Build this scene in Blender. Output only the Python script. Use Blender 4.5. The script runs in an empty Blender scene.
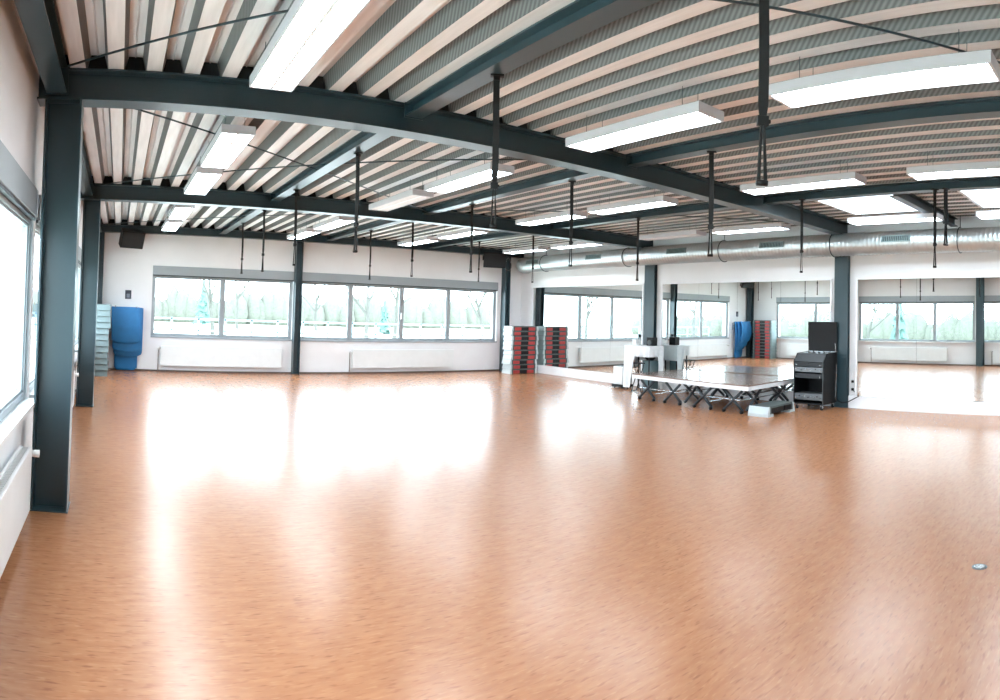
import bpy, bmesh, math, random
from mathutils import Vector, Matrix
PI = math.pi
S = bpy.context.scene
COL = S.collection
random.seed(7)

# ------------------------------------------------------------------ camera (stitched wide shot: cylindrical lens)
cam_d = bpy.data.cameras.new('camera'); cam = bpy.data.objects.new('camera', cam_d); COL.objects.link(cam)
cam_d.type = 'PANO'
cc = cam_d.cycles if hasattr(cam_d, 'cycles') and hasattr(cam_d.cycles, 'panorama_type') else cam_d
cc.panorama_type = 'CENTRAL_CYLINDRICAL'
cc.central_cylindrical_range_u_min = -0.83119
cc.central_cylindrical_range_u_max = 0.71537
cc.central_cylindrical_range_v_min = -0.63148
cc.central_cylindrical_range_v_max = 0.46023
cc.central_cylindrical_radius = 1.0
CR = Vector((0.79743565, -0.60289661, 0.02473980))
CU = Vector((-0.03713988, -0.00811872, 0.99927710))
CF = Vector((0.60225992, 0.79777802, 0.02886566))
m = Matrix((CR, CU, -CF)).transposed().to_4x4(); m.translation = Vector((0.689, 0.0, 1.6))
cam.matrix_world = m
cam_d.clip_start = 0.05; cam_d.clip_end = 400
S.camera = cam

# ------------------------------------------------------------------ world, exposure
SKY = 10.5
LAMP = 24.0
W = bpy.data.worlds.new('world'); S.world = W; W.use_nodes = True
bg = W.node_tree.nodes['Background']; bg.inputs[0].default_value = (0.77, 0.895, 1.0, 1); bg.inputs[1].default_value = SKY
S.view_settings.view_transform = 'Standard'; S.view_settings.look = 'None'
S.view_settings.exposure = 0.33; S.view_settings.gamma = 1.0; S.view_settings.use_curve_mapping = False
S.cycles.use_denoising = True
S.cycles.max_bounces = 10; S.cycles.diffuse_bounces = 5; S.cycles.glossy_bounces = 5
S.cycles.transmission_bounces = 8; S.cycles.transparent_max_bounces = 16
S.cycles.sample_clamp_indirect = 8.0
XR, YB, YN = 11.27, 14.782, -5.2      # mirror wall, back wall, wall behind the camera
ZB = 3.33                              # underside of the roof deck
def portal(loc, rot, sx, sy):
    l = bpy.data.lights.new('sky_portal', 'AREA'); l.shape = 'RECTANGLE'; l.size = sx; l.size_y = sy
    l.cycles.is_portal = True
    o = bpy.data.objects.new('sky_portal', l); o.location = loc; o.rotation_euler = rot; COL.objects.link(o)
portal((-0.2, 4.6, 1.5), (PI/2, 0, -PI/2), 19.6, 1.6)
portal((5.94, YB+0.2, 1.5), (-PI/2, 0, 0), 9.2, 1.6)
portal((9.45, 2.5, 3.95), (0, 0, 0), 1.8, 4.2)

# ------------------------------------------------------------------ materials
MATS = {}
def srgb(r, g, b):
    f = lambda c: (c/255/12.92) if c/255 <= 0.04045 else ((c/255+0.055)/1.055)**2.4
    return (f(r), f(g), f(b), 1)
def mat(name, col, rough=0.5, metal=0.0, spec=0.5, var=0.0, vscale=6.0, bump=0.0, bscale=60.0, coat=0.0, stretch=(1, 1, 1)):
    if name in MATS: return MATS[name]
    M = bpy.data.materials.new(name); M.use_nodes = True; nt = M.node_tree
    b = nt.nodes['Principled BSDF']; c = srgb(*col)
    b.inputs['Base Color'].default_value = c; b.inputs['Roughness'].default_value = rough
    b.inputs['Metallic'].default_value = metal; b.inputs['Specular IOR Level'].default_value = spec
    b.inputs['Coat Weight'].default_value = coat
    tc = nt.nodes.new('ShaderNodeTexCoord'); mp = nt.nodes.new('ShaderNodeMapping'); mp.inputs['Scale'].default_value = stretch
    nt.links.new(tc.outputs['Object'], mp.inputs['Vector'])
    n = nt.nodes.new('ShaderNodeTexNoise'); n.inputs['Scale'].default_value = vscale; n.inputs['Detail'].default_value = 4
    nt.links.new(mp.outputs[0], n.inputs['Vector'])
    r = nt.nodes.new('ShaderNodeValToRGB')
    v = max(var, 0.02)
    r.color_ramp.elements[0].position = 0.3; r.color_ramp.elements[1].position = 0.7
    r.color_ramp.elements[0].color = (c[0]*(1-v), c[1]*(1-v), c[2]*(1-v), 1)
    r.color_ramp.elements[1].color = (min(1, c[0]*(1+v)), min(1, c[1]*(1+v)), min(1, c[2]*(1+v)), 1)
    nt.links.new(n.outputs['Fac'], r.inputs[0]); nt.links.new(r.outputs[0], b.inputs['Base Color'])
    if bump:
        n2 = nt.nodes.new('ShaderNodeTexNoise'); n2.inputs['Scale'].default_value = bscale
        nt.links.new(mp.outputs[0], n2.inputs['Vector'])
        bp = nt.nodes.new('ShaderNodeBump'); bp.inputs['Strength'].default_value = bump; bp.inputs['Distance'].default_value = 0.01
        nt.links.new(n2.outputs['Fac'], bp.inputs['Height']); nt.links.new(bp.outputs[0], b.inputs['Normal'])
    MATS[name] = M; return M
def emis(name, col, strength):
    M = bpy.data.materials.new(name); M.use_nodes = True; nt = M.node_tree
    b = nt.nodes['Principled BSDF']; b.inputs['Base Color'].default_value = (0.8, 0.8, 0.8, 1)
    b.inputs['Emission Color'].default_value = col; b.inputs['Emission Strength'].default_value = strength
    MATS[name] = M; return M
wall_m = mat('painted_masonry', (240, 239, 240), 0.75, var=0.03, vscale=1.5, bump=0.15, bscale=35)
steel = mat('anthracite_teal_paint', (42, 62, 69), 0.32, spec=0.6, var=0.06, vscale=3)
deck_m = mat('galvanised_deck', (234, 231, 230), 0.5, metal=0.1, var=0.07, vscale=3, stretch=(8, 0.6, 8))
frame_m = mat('grey_window_frame', (156, 163, 167), 0.45)
framed_m = mat('dark_frame_gasket', (66, 76, 80), 0.5)
white_m = mat('white_enamel', (236, 238, 238), 0.35)
whitep_m = mat('white_plinth_paint', (240, 240, 242), 0.5)
black_m = mat('black_plastic', (13, 14, 16), 0.5, spec=0.35)
blackm_m = mat('matt_black_webbing', (18, 19, 20), 0.8, var=0.2, vscale=60)
chrome_m = mat('chrome', (200, 205, 208), 0.25, metal=0.9)
galv_m = mat('spiral_duct_metal', (196, 202, 203), 0.34, metal=0.75, var=0.08, vscale=5)
blue_m = mat('blue_foam', (38, 118, 176), 0.6, var=0.08, vscale=5, bump=0.1, bscale=90)
tealgrey_m = mat('grey_step_plastic', (112, 128, 130), 0.5, var=0.05)
darkgrey_m = mat('dark_grey_plastic', (74, 82, 82), 0.5, var=0.08)
stepwhite_m = mat('pale_step_plastic', (196, 206, 208), 0.5)
red_m = mat('red_plastic', (172, 58, 55), 0.5, var=0.08)
cloth_m = mat('white_cloth', (236, 238, 240), 0.85, var=0.04, vscale=12, bump=0.3, bscale=20)
stage_m = mat('brown_stage_board', (140, 116, 106), 0.16, var=0.08, vscale=8, spec=0.7)
bark_m = mat('grey_bark', (78, 78, 74), 0.9, var=0.2, vscale=10)
grass_m = mat('pale_bounce_grass', (222, 228, 214), 0.95, var=0.15, vscale=1.5)  # grass made paler to bounce light up onto ceiling and upper walls
path_m = mat('pale_gravel', (232, 232, 230), 0.95, var=0.08, vscale=3)
conifer_m = mat('blue_green_needles', (84, 112, 106), 0.9, var=0.2, vscale=20)
hedge_m = mat('dry_hedge', (92, 94, 86), 0.95, var=0.2, vscale=6)

def floor_material():
    M = bpy.data.materials.new('cork_linoleum'); M.use_nodes = True; nt = M.node_tree; N = nt.nodes; Lk = nt.links
    b = N['Principled BSDF']
    tc = N.new('ShaderNodeTexCoord')
    def noise(sx, sy, scale, detail=3):
        mp = N.new('ShaderNodeMapping'); mp.inputs['Scale'].default_value = (sx, sy, 1)
        n = N.new('ShaderNodeTexNoise'); n.inputs['Scale'].default_value = scale; n.inputs['Detail'].default_value = detail
        Lk.new(tc.outputs['Object'], mp.inputs[0]); Lk.new(mp.outputs[0], n.inputs['Vector']); return n
    def ramp(src, els):
        r = N.new('ShaderNodeValToRGB'); e = r.color_ramp.elements
        while len(e) < len(els): e.new(0.5)
        for k, (p, c) in enumerate(els): e[k].position = p; e[k].color = c
        Lk.new(src.outputs['Fac'], r.inputs[0]); return r
    def mix(a, c, f, mode='MIX'):
        x = N.new('ShaderNodeMix'); x.data_type = 'RGBA'; x.blend_type = mode
        if isinstance(f, float): x.inputs[0].default_value = f
        else: Lk.new(f, x.inputs[0])
        Lk.new(a, x.inputs[6])
        if isinstance(c, tuple): x.inputs[7].default_value = c
        else: Lk.new(c, x.inputs[7])
        return x.outputs[2]
    base = ramp(noise(1.5, 6, 4, 2), [(0.32, srgb(156, 103, 70)), (0.68, srgb(169, 116, 81))])
    dash = ramp(noise(5, 24, 2.4, 1), [(0.27, (1, 1, 1, 1)), (0.42, (0, 0, 0, 1))])
    dash2 = ramp(noise(7, 30, 2.2, 1), [(0.58, (0, 0, 0, 1)), (0.74, (1, 1, 1, 1))])
    c = mix(base.outputs[0], srgb(118, 68, 44), dash.outputs[0])
    c = mix(c, srgb(180, 129, 93), dash2.outputs[0])
    c = mix(base.outputs[0], c, 0.55)
    Lk.new(c, b.inputs['Base Color'])
    rr = noise(0.35, 0.35, 1, 2); mr = N.new('ShaderNodeMapRange'); mr.inputs['To Min'].default_value = 0.255; mr.inputs['To Max'].default_value = 0.265
    Lk.new(rr.outputs['Fac'], mr.inputs['Value']); Lk.new(mr.outputs[0], b.inputs['Roughness'])
    b.inputs['Specular IOR Level'].default_value = 0.5
    bn = noise(6, 30, 3, 2); bp = N.new('ShaderNodeBump'); bp.inputs['Strength'].default_value = 0.05; bp.inputs['Distance'].default_value = 0.004
    pass
    return M
floor_m = floor_material()

def perforated():
    M = bpy.data.materials.new('perforated_deck_web'); M.use_nodes = True; nt = M.node_tree; N = nt.nodes; Lk = nt.links
    b = N['Principled BSDF']; b.inputs['Roughness'].default_value = 0.6; b.inputs['Metallic'].default_value = 0.1
    tc = N.new('ShaderNodeTexCoord'); w = N.new('ShaderNodeTexWave'); w.wave_type = 'BANDS'; w.bands_direction = 'DIAGONAL'
    w.inputs['Scale'].default_value = 14; Lk.new(tc.outputs['Object'], w.inputs['Vector'])
    r = N.new('ShaderNodeValToRGB'); r.color_ramp.elements[0].color = srgb(104, 105, 105); r.color_ramp.elements[1].color = srgb(140, 141, 140)
    Lk.new(w.outputs['Fac'], r.inputs[0]); Lk.new(r.outputs[0], b.inputs['Base Color'])
    return M
perf_m = perforated()

def mirror_mat():
    M = bpy.data.materials.new('mirror_silver'); M.use_nodes = True; b = M.node_tree.nodes['Principled BSDF']
    b.inputs['Base Color'].default_value = (0.86, 0.91, 0.90, 1); b.inputs['Metallic'].default_value = 1; b.inputs['Roughness'].default_value = 0.0
    return M
mirror_m = mirror_mat()
def glass_mat():
    M = bpy.data.materials.new('window_glass'); M.use_nodes = True; nt = M.node_tree; N = nt.nodes
    N.remove(N['Principled BSDF']); t = N.new('ShaderNodeBsdfTransparent'); t.inputs[0].default_value = (0.97, 0.99, 0.988, 1)
    g = N.new('ShaderNodeBsdfGlossy'); g.inputs['Roughness'].default_value = 0.0
    fr0 = N.new('ShaderNodeFresnel'); fr0.inputs[0].default_value = 1.3; mx = N.new('ShaderNodeMixShader')
    ge = N.new('ShaderNodeNewGeometry'); iv = N.new('ShaderNodeMath'); iv.operation = 'SUBTRACT'; iv.inputs[0].default_value = 1.0
    nt.links.new(ge.outputs['Backfacing'], iv.inputs[1]); fr = N.new('ShaderNodeMath'); fr.operation = 'MULTIPLY'
    nt.links.new(fr0.outputs[0], fr.inputs[0]); nt.links.new(iv.outputs[0], fr.inputs[1])
    nt.links.new(fr.outputs[0], mx.inputs[0]); nt.links.new(t.outputs[0], mx.inputs[1]); nt.links.new(g.outputs[0], mx.inputs[2])
    nt.links.new(mx.outputs[0], N['Material Output'].inputs[0]); return M
glass_m = glass_mat()
lamp_m = emis('fluorescent_diffuser', (0.80, 0.92, 1.0, 1), LAMP)

# ------------------------------------------------------------------ mesh helpers
class MB:
    def __init__(s): s.v = []; s.f = []; s.mi = []; s.m = 0
    def box(s, x0, x1, y0, y1, z0, z1, tx=0, ty=0):
        # tx, ty: how much each side draws in at the top
        n = len(s.v)
        s.v += [(x0, y0, z0), (x1, y0, z0), (x1, y1, z0), (x0, y1, z0), (x0+tx, y0+ty, z1), (x1-tx, y0+ty, z1), (x1-tx, y1-ty, z1), (x0+tx, y1-ty, z1)]
        for f in ((3, 2, 1, 0), (4, 5, 6, 7), (0, 1, 5, 4), (1, 2, 6, 5), (2, 3, 7, 6), (3, 0, 4, 7)):
            s.f.append([n+i for i in f]); s.mi.append(s.m)
        return s
    def quad(s, a, b, c, d):
        n = len(s.v); s.v += [a, b, c, d]; s.f.append([n, n+1, n+2, n+3]); s.mi.append(s.m); return s
    def prism(s, poly, p0, p1, ax):
        # poly: 2D outline; extruded along axis ax from p0 to p1
        n = len(s.v); k = len(poly)
        for p in (p0, p1):
            for (a, b) in poly:
                s.v.append({'x': (p, a, b), 'y': (a, p, b), 'z': (a, b, p)}[ax])
        s.f.append(list(range(n, n+k))); s.mi.append(s.m); s.f.append(list(range(n+2*k-1, n+k-1, -1))); s.mi.append(s.m)
        for i in range(k):
            j = (i+1) % k; s.f.append([n+i, n+k+i, n+k+j, n+j]); s.mi.append(s.m)
        return s
    def tube(s, pts, r, n=10, cap=True, rz=1.0):
        pts = [Vector(p) for p in pts]; rs = r if isinstance(r, (list, tuple)) else [r]*len(pts)
        rings = []
        up = Vector((0, 0, 1))
        prev = None
        for i, p in enumerate(pts):
            d = (pts[min(i+1, len(pts)-1)] - pts[max(i-1, 0)]).normalized()
            if prev is None:
                a = d.cross(up if abs(d.z) < 0.95 else Vector((1, 0, 0))).normalized()
            else:
                a = (prev - d*prev.dot(d)).normalized()
            prev = a; b = d.cross(a)
            base = len(s.v)
            for k in range(n):
                t = 2*PI*k/n; q = p + a*math.cos(t)*rs[i] + b*math.sin(t)*rs[i]; s.v.append(tuple(q))
            rings.append(base)
        for i in range(len(rings)-1):
            for k in range(n):
                a, b = rings[i], rings[i+1]; j = (k+1) % n
                s.f.append([a+k, a+j, b+j, b+k]); s.mi.append(s.m)
        if cap:
            s.f.append([rings[0]+k for k in range(n)][::-1]); s.mi.append(s.m)
            s.f.append([rings[-1]+k for k in range(n)]); s.mi.append(s.m)
        return s
def obj(name, mb, mats, parent=None, smooth=False, bevel=0.0):
    me = bpy.data.meshes.new(name); o = bpy.data.objects.new(name, me)
    off = Vector((0, 0, 0)); p = parent
    while p is not None: off += p.location; p = p.parent
    me.from_pydata([tuple(Vector(v)-off) for v in mb.v], [], mb.f); me.update()
    for mm in (mats if isinstance(mats, (list, tuple)) else [mats]): me.materials.append(mm)
    bm = bmesh.new(); bm.from_mesh(me)
    for i, f in enumerate(bm.faces): f.material_index = mb.mi[i] if i < len(mb.mi) else 0; f.smooth = smooth
    bmesh.ops.recalc_face_normals(bm, faces=bm.faces); bm.to_mesh(me); bm.free()
    COL.objects.link(o)
    if parent is not None: o.parent = parent
    if bevel:
        bv = o.modifiers.new('bevel', 'BEVEL'); bv.width = bevel; bv.segments = 2; bv.limit_method = 'ANGLE'
    return o
def objs(name, mb, mats, parent=None, smooth=False, bevel=0.0, gap=0.012):
    """like obj(), one object per separate piece"""
    n = len(mb.v); par = list(range(n))
    def find(a):
        while par[a] != a: par[a] = par[par[a]]; a = par[a]
        return a
    for f in mb.f:
        for i in f[1:]:
            par[find(i)] = find(f[0])
    isl = {}
    for k, f in enumerate(mb.f): isl.setdefault(find(f[0]), []).append(k)
    B = []
    for fs in isl.values():
        vs = [mb.v[i] for k in fs for i in mb.f[k]]
        B.append([fs, [min(v[a] for v in vs) for a in range(3)], [max(v[a] for v in vs) for a in range(3)]])
    done = False
    while not done:
        done = True
        for i in range(len(B)):
            for j in range(i+1, len(B)):
                if all(B[i][1][a]-gap <= B[j][2][a] and B[j][1][a]-gap <= B[i][2][a] for a in range(3)):
                    B[i] = [B[i][0]+B[j][0], [min(B[i][1][a], B[j][1][a]) for a in range(3)], [max(B[i][2][a], B[j][2][a]) for a in range(3)]]
                    del B[j]; done = False; break
            if not done: break
    out = []
    for fs, _, _ in B:
        q = MB(); mp = {}
        for k in fs:
            for i in mb.f[k]:
                if i not in mp: mp[i] = len(q.v); q.v.append(mb.v[i])
            q.f.append([mp[i] for i in mb.f[k]]); q.mi.append(mb.mi[k])
        out.append(obj(name, q, mats, parent, smooth, bevel))
    return out
def tag(o, label, cat, group=None, kind=None):
    o['label'] = label; o['category'] = cat
    if group: o['group'] = group
    if kind: o['kind'] = kind
    return o
def thing(name, label, cat, loc=(0, 0, 0), group=None):
    o = bpy.data.objects.new(name, None); o.empty_display_size = 0.1; o.location = loc; COL.objects.link(o)
    return tag(o, label, cat, group)
def struct(name, mb, mats, parent=None, smooth=False):
    o = obj(name, mb, mats, parent, smooth)
    if parent is None: o['kind'] = 'structure'
    return o
def dup(root, loc, rz=0.0, label=None, group=None):
    r = root.copy(); COL.objects.link(r); r.location = loc; r.rotation_euler = (0, 0, rz)
    if label: r['label'] = label
    if group: r['group'] = group
    for ch in root.children:
        c = ch.copy(); COL.objects.link(c); c.parent = r
        for g in ch.children:
            d = g.copy(); COL.objects.link(d); d.parent = c
    return r
ORD = ['topmost', 'second from the top', 'third from the top', 'fourth from the top', 'fifth from the top', 'sixth from the top',
       'seventh from the top', 'eighth from the top', 'ninth from the top', 'tenth from the top', 'eleventh from the top', 'twelfth from the top']
NTH = ['first', 'second', 'third', 'fourth', 'fifth', 'sixth', 'seventh']

# ------------------------------------------------------------------ room shell
struct('floor', MB().box(-0.3, XR+0.3, YN-0.2, YB+0.3, -0.12, 0.0), floor_m)
ZT = 3.80
def wall_with_holes(axis, p0, p1, a0, a1, z0, z1, holes):
    # axis 'x': wall in plane x (p0..p1), runs along y a0..a1; axis 'y': in plane y, runs along x. holes: (a, b, zlo, zhi)
    mb = MB()
    def bx(a, b, lo, hi):
        if b-a < 1e-4 or hi-lo < 1e-4: return
        if axis == 'x': mb.box(p0, p1, a, b, lo, hi)
        else: mb.box(a, b, p0, p1, lo, hi)
    cur = a0
    for (a, b, lo, hi) in sorted(holes):
        bx(cur, a, z0, z1); bx(a, b, z0, lo); bx(a, b, hi, z1); cur = b
    bx(cur, a1, z0, z1)
    return mb
LW = [(-4.6, -0.15), (0.1, 4.98), (5.14, 9.45), (9.85, 13.5)]
ZS, ZH = 0.78, 2.43          # sill and head of the openings
struct('wall_left', wall_with_holes('x', -0.3, 0.0, YN, YB+0.3, 0, ZT, [(a, b, ZS, ZH) for a, b in LW]), wall_m)
struct('wall_back', wall_with_holes('y', YB, YB+0.3, 0.0, XR, 0, ZT, [(1.44, 4.76, ZS, ZH), (4.93, 10.47, ZS, ZH)]), wall_m)
struct('wall_right', MB().box(XR, XR+0.3, YN, YB+0.3, 0, ZT), wall_m)
struct('wall_near', MB().box(0.0, XR, YN-0.2, YN, 0, ZT), wall_m)

# trapezoidal roof deck, ribs running with the left wall; openings over the skylights
def build_deck():
    mb = MB(); pitch = 0.2835; bf, web, tf, dep = 0.115, 0.028, 0.1125, 0.125
    HX0, HX1 = 8.62, 10.32
    HY = [(0.55, 2.33), (3.13, 4.47)]
    def spans(x0, x1):
        if x1 > HX0 and x0 < HX1:
            return [(YN, HY[0][0]), (HY[0][1], HY[1][0]), (HY[1][1], YB)]
        return [(YN, YB)]
    x = -0.02
    while x < XR+0.02:
        xs = [x, x+bf, x+bf+web, x+bf+web+tf*0.42, x+bf+web+tf*0.5, x+bf+web+tf*0.58, x+bf+web+tf, x+pitch]
        zs = [ZB, ZB, ZB+dep, ZB+dep, ZB+dep-0.014, ZB+dep, ZB+dep, ZB]
        for i in range(7):
            mb.m = 1 if i in (1, 6) else 0
            for (a, b) in spans(xs[i], xs[i+1]):
                mb.quad((xs[i], a, zs[i]), (xs[i+1], a, zs[i+1]), (xs[i+1], b, zs[i+1]), (xs[i], b, zs[i]))
        x += pitch
    mb.m = 0
    # roof build-up above the deck closes it to the sky
    mb.box(-0.3, HX0, YN-0.2, YB+0.3, ZB+dep+0.01, ZB+dep+0.3)
    mb.box(HX1, XR+0.3, YN-0.2, YB+0.3, ZB+dep+0.01, ZB+dep+0.3)
    for (a, b) in ((YN-0.2, HY[0][0]), (HY[0][1], HY[1][0]), (HY[1][1], YB+0.3)):
        mb.box(HX0, HX1, a, b, ZB+dep+0.01, ZB+dep+0.3)
    o = struct('ceiling', mb, [deck_m, perf_m])
    # skylights: white upstands with a pane on top
    for i, (a, b) in enumerate(HY):
        u = MB()
        for (x0, x1, y0, y1) in ((HX0, HX0+0.05, a, b), (HX1-0.05, HX1, a, b), (HX0+0.05, HX1-0.05, a, a+0.05), (HX0+0.05, HX1-0.05, b-0.05, b)):
            u.box(x0, x1, y0, y1, ZB-0.005, ZB+dep+0.42)
        sk = struct('window_%d' % (8+i), u, white_m)
        sk['label'] = ('bright roof light in the ceiling nearest the mirror wall pillar', 'bright roof light in the ceiling at the right edge')[1-i]
        obj('pane', MB().box(HX0+0.02, HX1-0.02, a+0.02, b-0.02, ZB+dep+0.42, ZB+dep+0.44), glass_m, sk)
        rim = MB()
        for (x0, x1, y0, y1) in ((HX0, HX0+0.07, a, b), (HX1-0.07, HX1, a, b), (HX0+0.07, HX1-0.07, a, a+0.07), (HX0+0.07, HX1-0.07, b-0.07, b)):
            rim.box(x0, x1, y0, y1, ZB+dep+0.44, ZB+dep+0.48)
        obj('frame', rim, frame_m, sk)
build_deck()

# windows -----------------------------------------------------------------------------------
def window(n, axis, p, a0, a1, mull, label, inward, blind=True):
    sh = 0.045 if axis == 'x' else 0.0; p_ = p
    """ribbon window in wall plane p (inner face), frames set back into the opening. inward: +1/-1 direction into the room"""
    def B(mb, a, b, d0, d1, z0, z1):
        if 0.04 < d0 < 0.12 and d1 <= 0.13: d0 -= sh; d1 -= sh
        q0, q1 = sorted((p - inward*d0, p - inward*d1))
        if axis == 'x': mb.box(q0, q1, a, b, z0, z1)
        else: mb.box(a, b, q0, q1, z0, z1)
    fr = MB(); fw = 0.06; zlo, zhi = ZS+0.03, 2.20
    B(fr, a0, a0+fw, 0.06, 0.13, zlo, zhi); B(fr, a1-fw, a1, 0.06, 0.13, zlo, zhi)
    B(fr, a0+fw, a1-fw, 0.06, 0.13, zlo, zlo+0.05); B(fr, a0+fw, a1-fw, 0.06, 0.13, zhi-0.035, zhi)
    o = struct('window_%d' % n, fr, frame_m); o['label'] = label
    edges = [a0] + mull + [a1]
    for mm in mull:
        q = MB(); B(q, mm-0.045, mm+0.045, 0.05, 0.13, zlo+0.05, zhi-0.035); obj('mullion', q, frame_m, o)
    for i in range(len(edges)-1):
        a = edges[i] + (fw if i == 0 else 0.045); b = edges[i+1] - (fw if i == len(edges)-2 else 0.045)
        q = MB(); B(q, a, b, 0.09, 0.096, zlo+0.05, zhi-0.035); obj('pane', q, glass_m, o)
        # casement bead
        q = MB(); z0, z1 = zlo+0.05, zhi-0.035; t = 0.018
        B(q, a, a+t, 0.075, 0.11, z0, z1); B(q, b-t, b, 0.075, 0.11, z0, z1); B(q, a+t, b-t, 0.075, 0.11, z0, z0+t); B(q, a+t, b-t, 0.075, 0.11, z1-t, z1)
        obj('casement', q, frame_m, o)
    q = MB(); B(q, a0, a1, -0.035, 0.14, 2.225, ZH); obj('blind_box', q, frame_m, o)
    q = MB(); B(q, a0, a1, -0.02, 0.13, 2.20, 2.225); obj('blind_rail', q, framed_m, o)
    q = MB(); B(q, a0, a1, -0.09 if axis == 'x' else -0.03, 0.28, ZS-0.005, ZS+0.03); obj('sill', q, frame_m if axis == 'y' else white_m, o)
    return o
w1 = window(1, 'y', YB, 1.44, 4.76, [3.08], 'two pane window in the back wall left of its pillar', -1)
w2 = window(2, 'y', YB, 4.93, 10.47, [6.24, 7.63, 8.98], 'four pane window in the back wall right of its pillar', -1)
w3 = window(3, 'x', 0.0, 0.10, 4.98, [1.7, 3.3], 'left wall window nearest the camera', 1)
w4 = window(4, 'x', 0.0, 5.14, 9.45, [6.58, 7.98], 'left wall window between the two tall pillars', 1)
w5 = window(5, 'x', 0.0, 9.85, 13.5, [11.75], 'left wall window nearest the back corner, seen in the mirror', 1)
w6 = window(6, 'x', 0.0, -4.6, -0.15, [-3.1, -1.6], 'left wall window behind the camera', 1)
for (w, ax, a, z) in ((w2, 'y', 7.6, 1.45),):
    q = MB().box(a-0.012, a+0.012, YB+0.01, YB+0.05, 1.36, 1.40); q.box(a-0.01, a+0.01, YB-0.01, YB+0.02, 1.36, 1.52); obj('handle', q, white_m, w)
# baseboards
struct('baseboard_back', MB().box(0.0, XR-0.12, YB-0.018, YB, 0, 0.035), mat('dark_skirting', (92, 78, 72), 0.5))
struct('baseboard_left', MB().box(0.0, 0.018, YN, YB-0.02, 0, 0.035), MATS['dark_skirting'])

# ------------------------------------------------------------------ steel frame
def i_section_z(cx, cy, w, d, flange_axis, z0, z1, t=0.016):
    """upright H section; flanges lie across flange_axis ('x': flange planes face x)"""
    mb = MB()
    if flange_axis == 'x':
        mb.box(cx-w/2, cx-w/2+t, cy-d/2, cy+d/2, z0, z1); mb.box(cx+w/2-t, cx+w/2, cy-d/2, cy+d/2, z0, z1)
        mb.box(cx-w/2+t, cx+w/2-t, cy-0.006, cy+0.006, z0, z1)
    else:
        mb.box(cx-w/2, cx+w/2, cy-d/2, cy-d/2+t, z0, z1); mb.box(cx-w/2, cx+w/2, cy+d/2-t, cy+d/2, z0, z1)
        mb.box(cx-0.006, cx+0.006, cy-d/2+t, cy+d/2-t, z0, z1)
    return mb
def column(cx, cy, w, d, ax, ztop, label, plate=True):
    t = thing('steel_column', label, 'pillar', (cx, cy, 0), 'dark steel pillars')
    obj('shaft', i_section_z(cx, cy, w, d, ax, 0.008, ztop), steel, t)
    e = 0.01
    obj('base_plate', MB().box(cx-w/2-e, cx+w/2+e, cy-d/2-e, cy+d/2+e, 0.0, 0.008), steel, t)
    return t
ZBM = 3.092
column(0.222, 4.90, 0.275, 0.24, 'x', ZBM, 'large dark steel pillar in the left foreground beside the radiator')
column(0.235, 9.66, 0.25, 0.24, 'x', ZBM, 'dark steel pillar on the left in front of the grey step stack')
column(0.20, YB-0.16, 0.22, 0.2, 'x', 3.15, 'dark steel pillar in the far left corner behind the step stack')
column(XR-0.056, 5.12, 0.09, 0.27, 'x', ZBM, 'wide dark steel pillar behind the equipment rack')
column(XR-0.056, 9.79, 0.09, 0.30, 'x', ZBM, 'dark steel pillar between mirrors behind the white table')
column(4.845, YB-0.10, 0.16, 0.18, 'x', 3.15, 'dark steel pillar in the middle of the back window wall')
column(10.66, YB-0.13, 0.16, 0.2, 'x', 3.15, 'dark steel pillar in the far right corner by the red step stack')

def beam_x(y, x0, x1, zb, zt, w, name, label, cat='beam', group=None, trough_dark=True, skew=0.0):
    t = thing(name, label, cat, ((x0+x1)/2, y, zb), group)
    mb = MB(); f = 0.014
    mb.box(x0, x1, y-w/2, y+w/2, zb, zb+f); mb.box(x0, x1, y-w/2, y+w/2, zt-f, zt); mb.box(x0, x1, y-0.005, y+0.005, zb+f, zt-f)
    obj('section', mb, steel, t)
    if skew: t.rotation_euler.z = skew
    if trough_dark:   # dark trough blocks: foam at the back wall, stand-in for rib shade elsewhere
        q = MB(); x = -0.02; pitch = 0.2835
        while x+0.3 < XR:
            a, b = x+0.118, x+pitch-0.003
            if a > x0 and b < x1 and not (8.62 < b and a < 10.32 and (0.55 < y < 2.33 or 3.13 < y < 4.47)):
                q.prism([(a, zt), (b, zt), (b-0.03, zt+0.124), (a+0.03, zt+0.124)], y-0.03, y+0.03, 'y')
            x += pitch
        objs('trough_fill_shade', q, mat('dark_foam_shade', (28, 32, 34), 0.9), t)
    return t
def beam_y(x, y0, y1, zb, zt, w, name, label, group=None):
    t = thing(name, label, 'beam', (x, (y0+y1)/2, zb), group)
    mb = MB(); f = 0.012
    mb.box(x-w/2, x+w/2, y0, y1, zb, zb+f); mb.box(x-w/2, x+w/2, y0, y1, zt-f, zt); mb.box(x-0.005, x+0.005, y0, y1, zb+f, zt-f)
    obj('section', mb, steel, t)
    c = MB()
    for yy in (y0, y1-0.01): c.box(x-w/2-0.01, x+w/2+0.01, yy, yy+0.01, zb-0.01, zt)
    objs('end_plate', c, steel, t)
    return t
YM = (4.87, 9.60); SK = 0.0155     # the hall is slightly out of square: beams run 0.9 degrees off
def ym(i, x): return YM[i]+SK*x
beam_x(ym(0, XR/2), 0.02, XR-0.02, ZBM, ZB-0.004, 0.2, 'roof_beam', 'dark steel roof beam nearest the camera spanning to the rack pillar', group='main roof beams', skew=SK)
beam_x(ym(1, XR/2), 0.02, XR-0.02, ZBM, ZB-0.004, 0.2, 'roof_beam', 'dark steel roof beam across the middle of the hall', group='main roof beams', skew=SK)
beam_x(0.05, 0.02, XR-0.02, ZBM, ZB-0.004, 0.2, 'roof_beam', 'dark steel roof beam passing over the camera', group='main roof beams')
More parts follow.
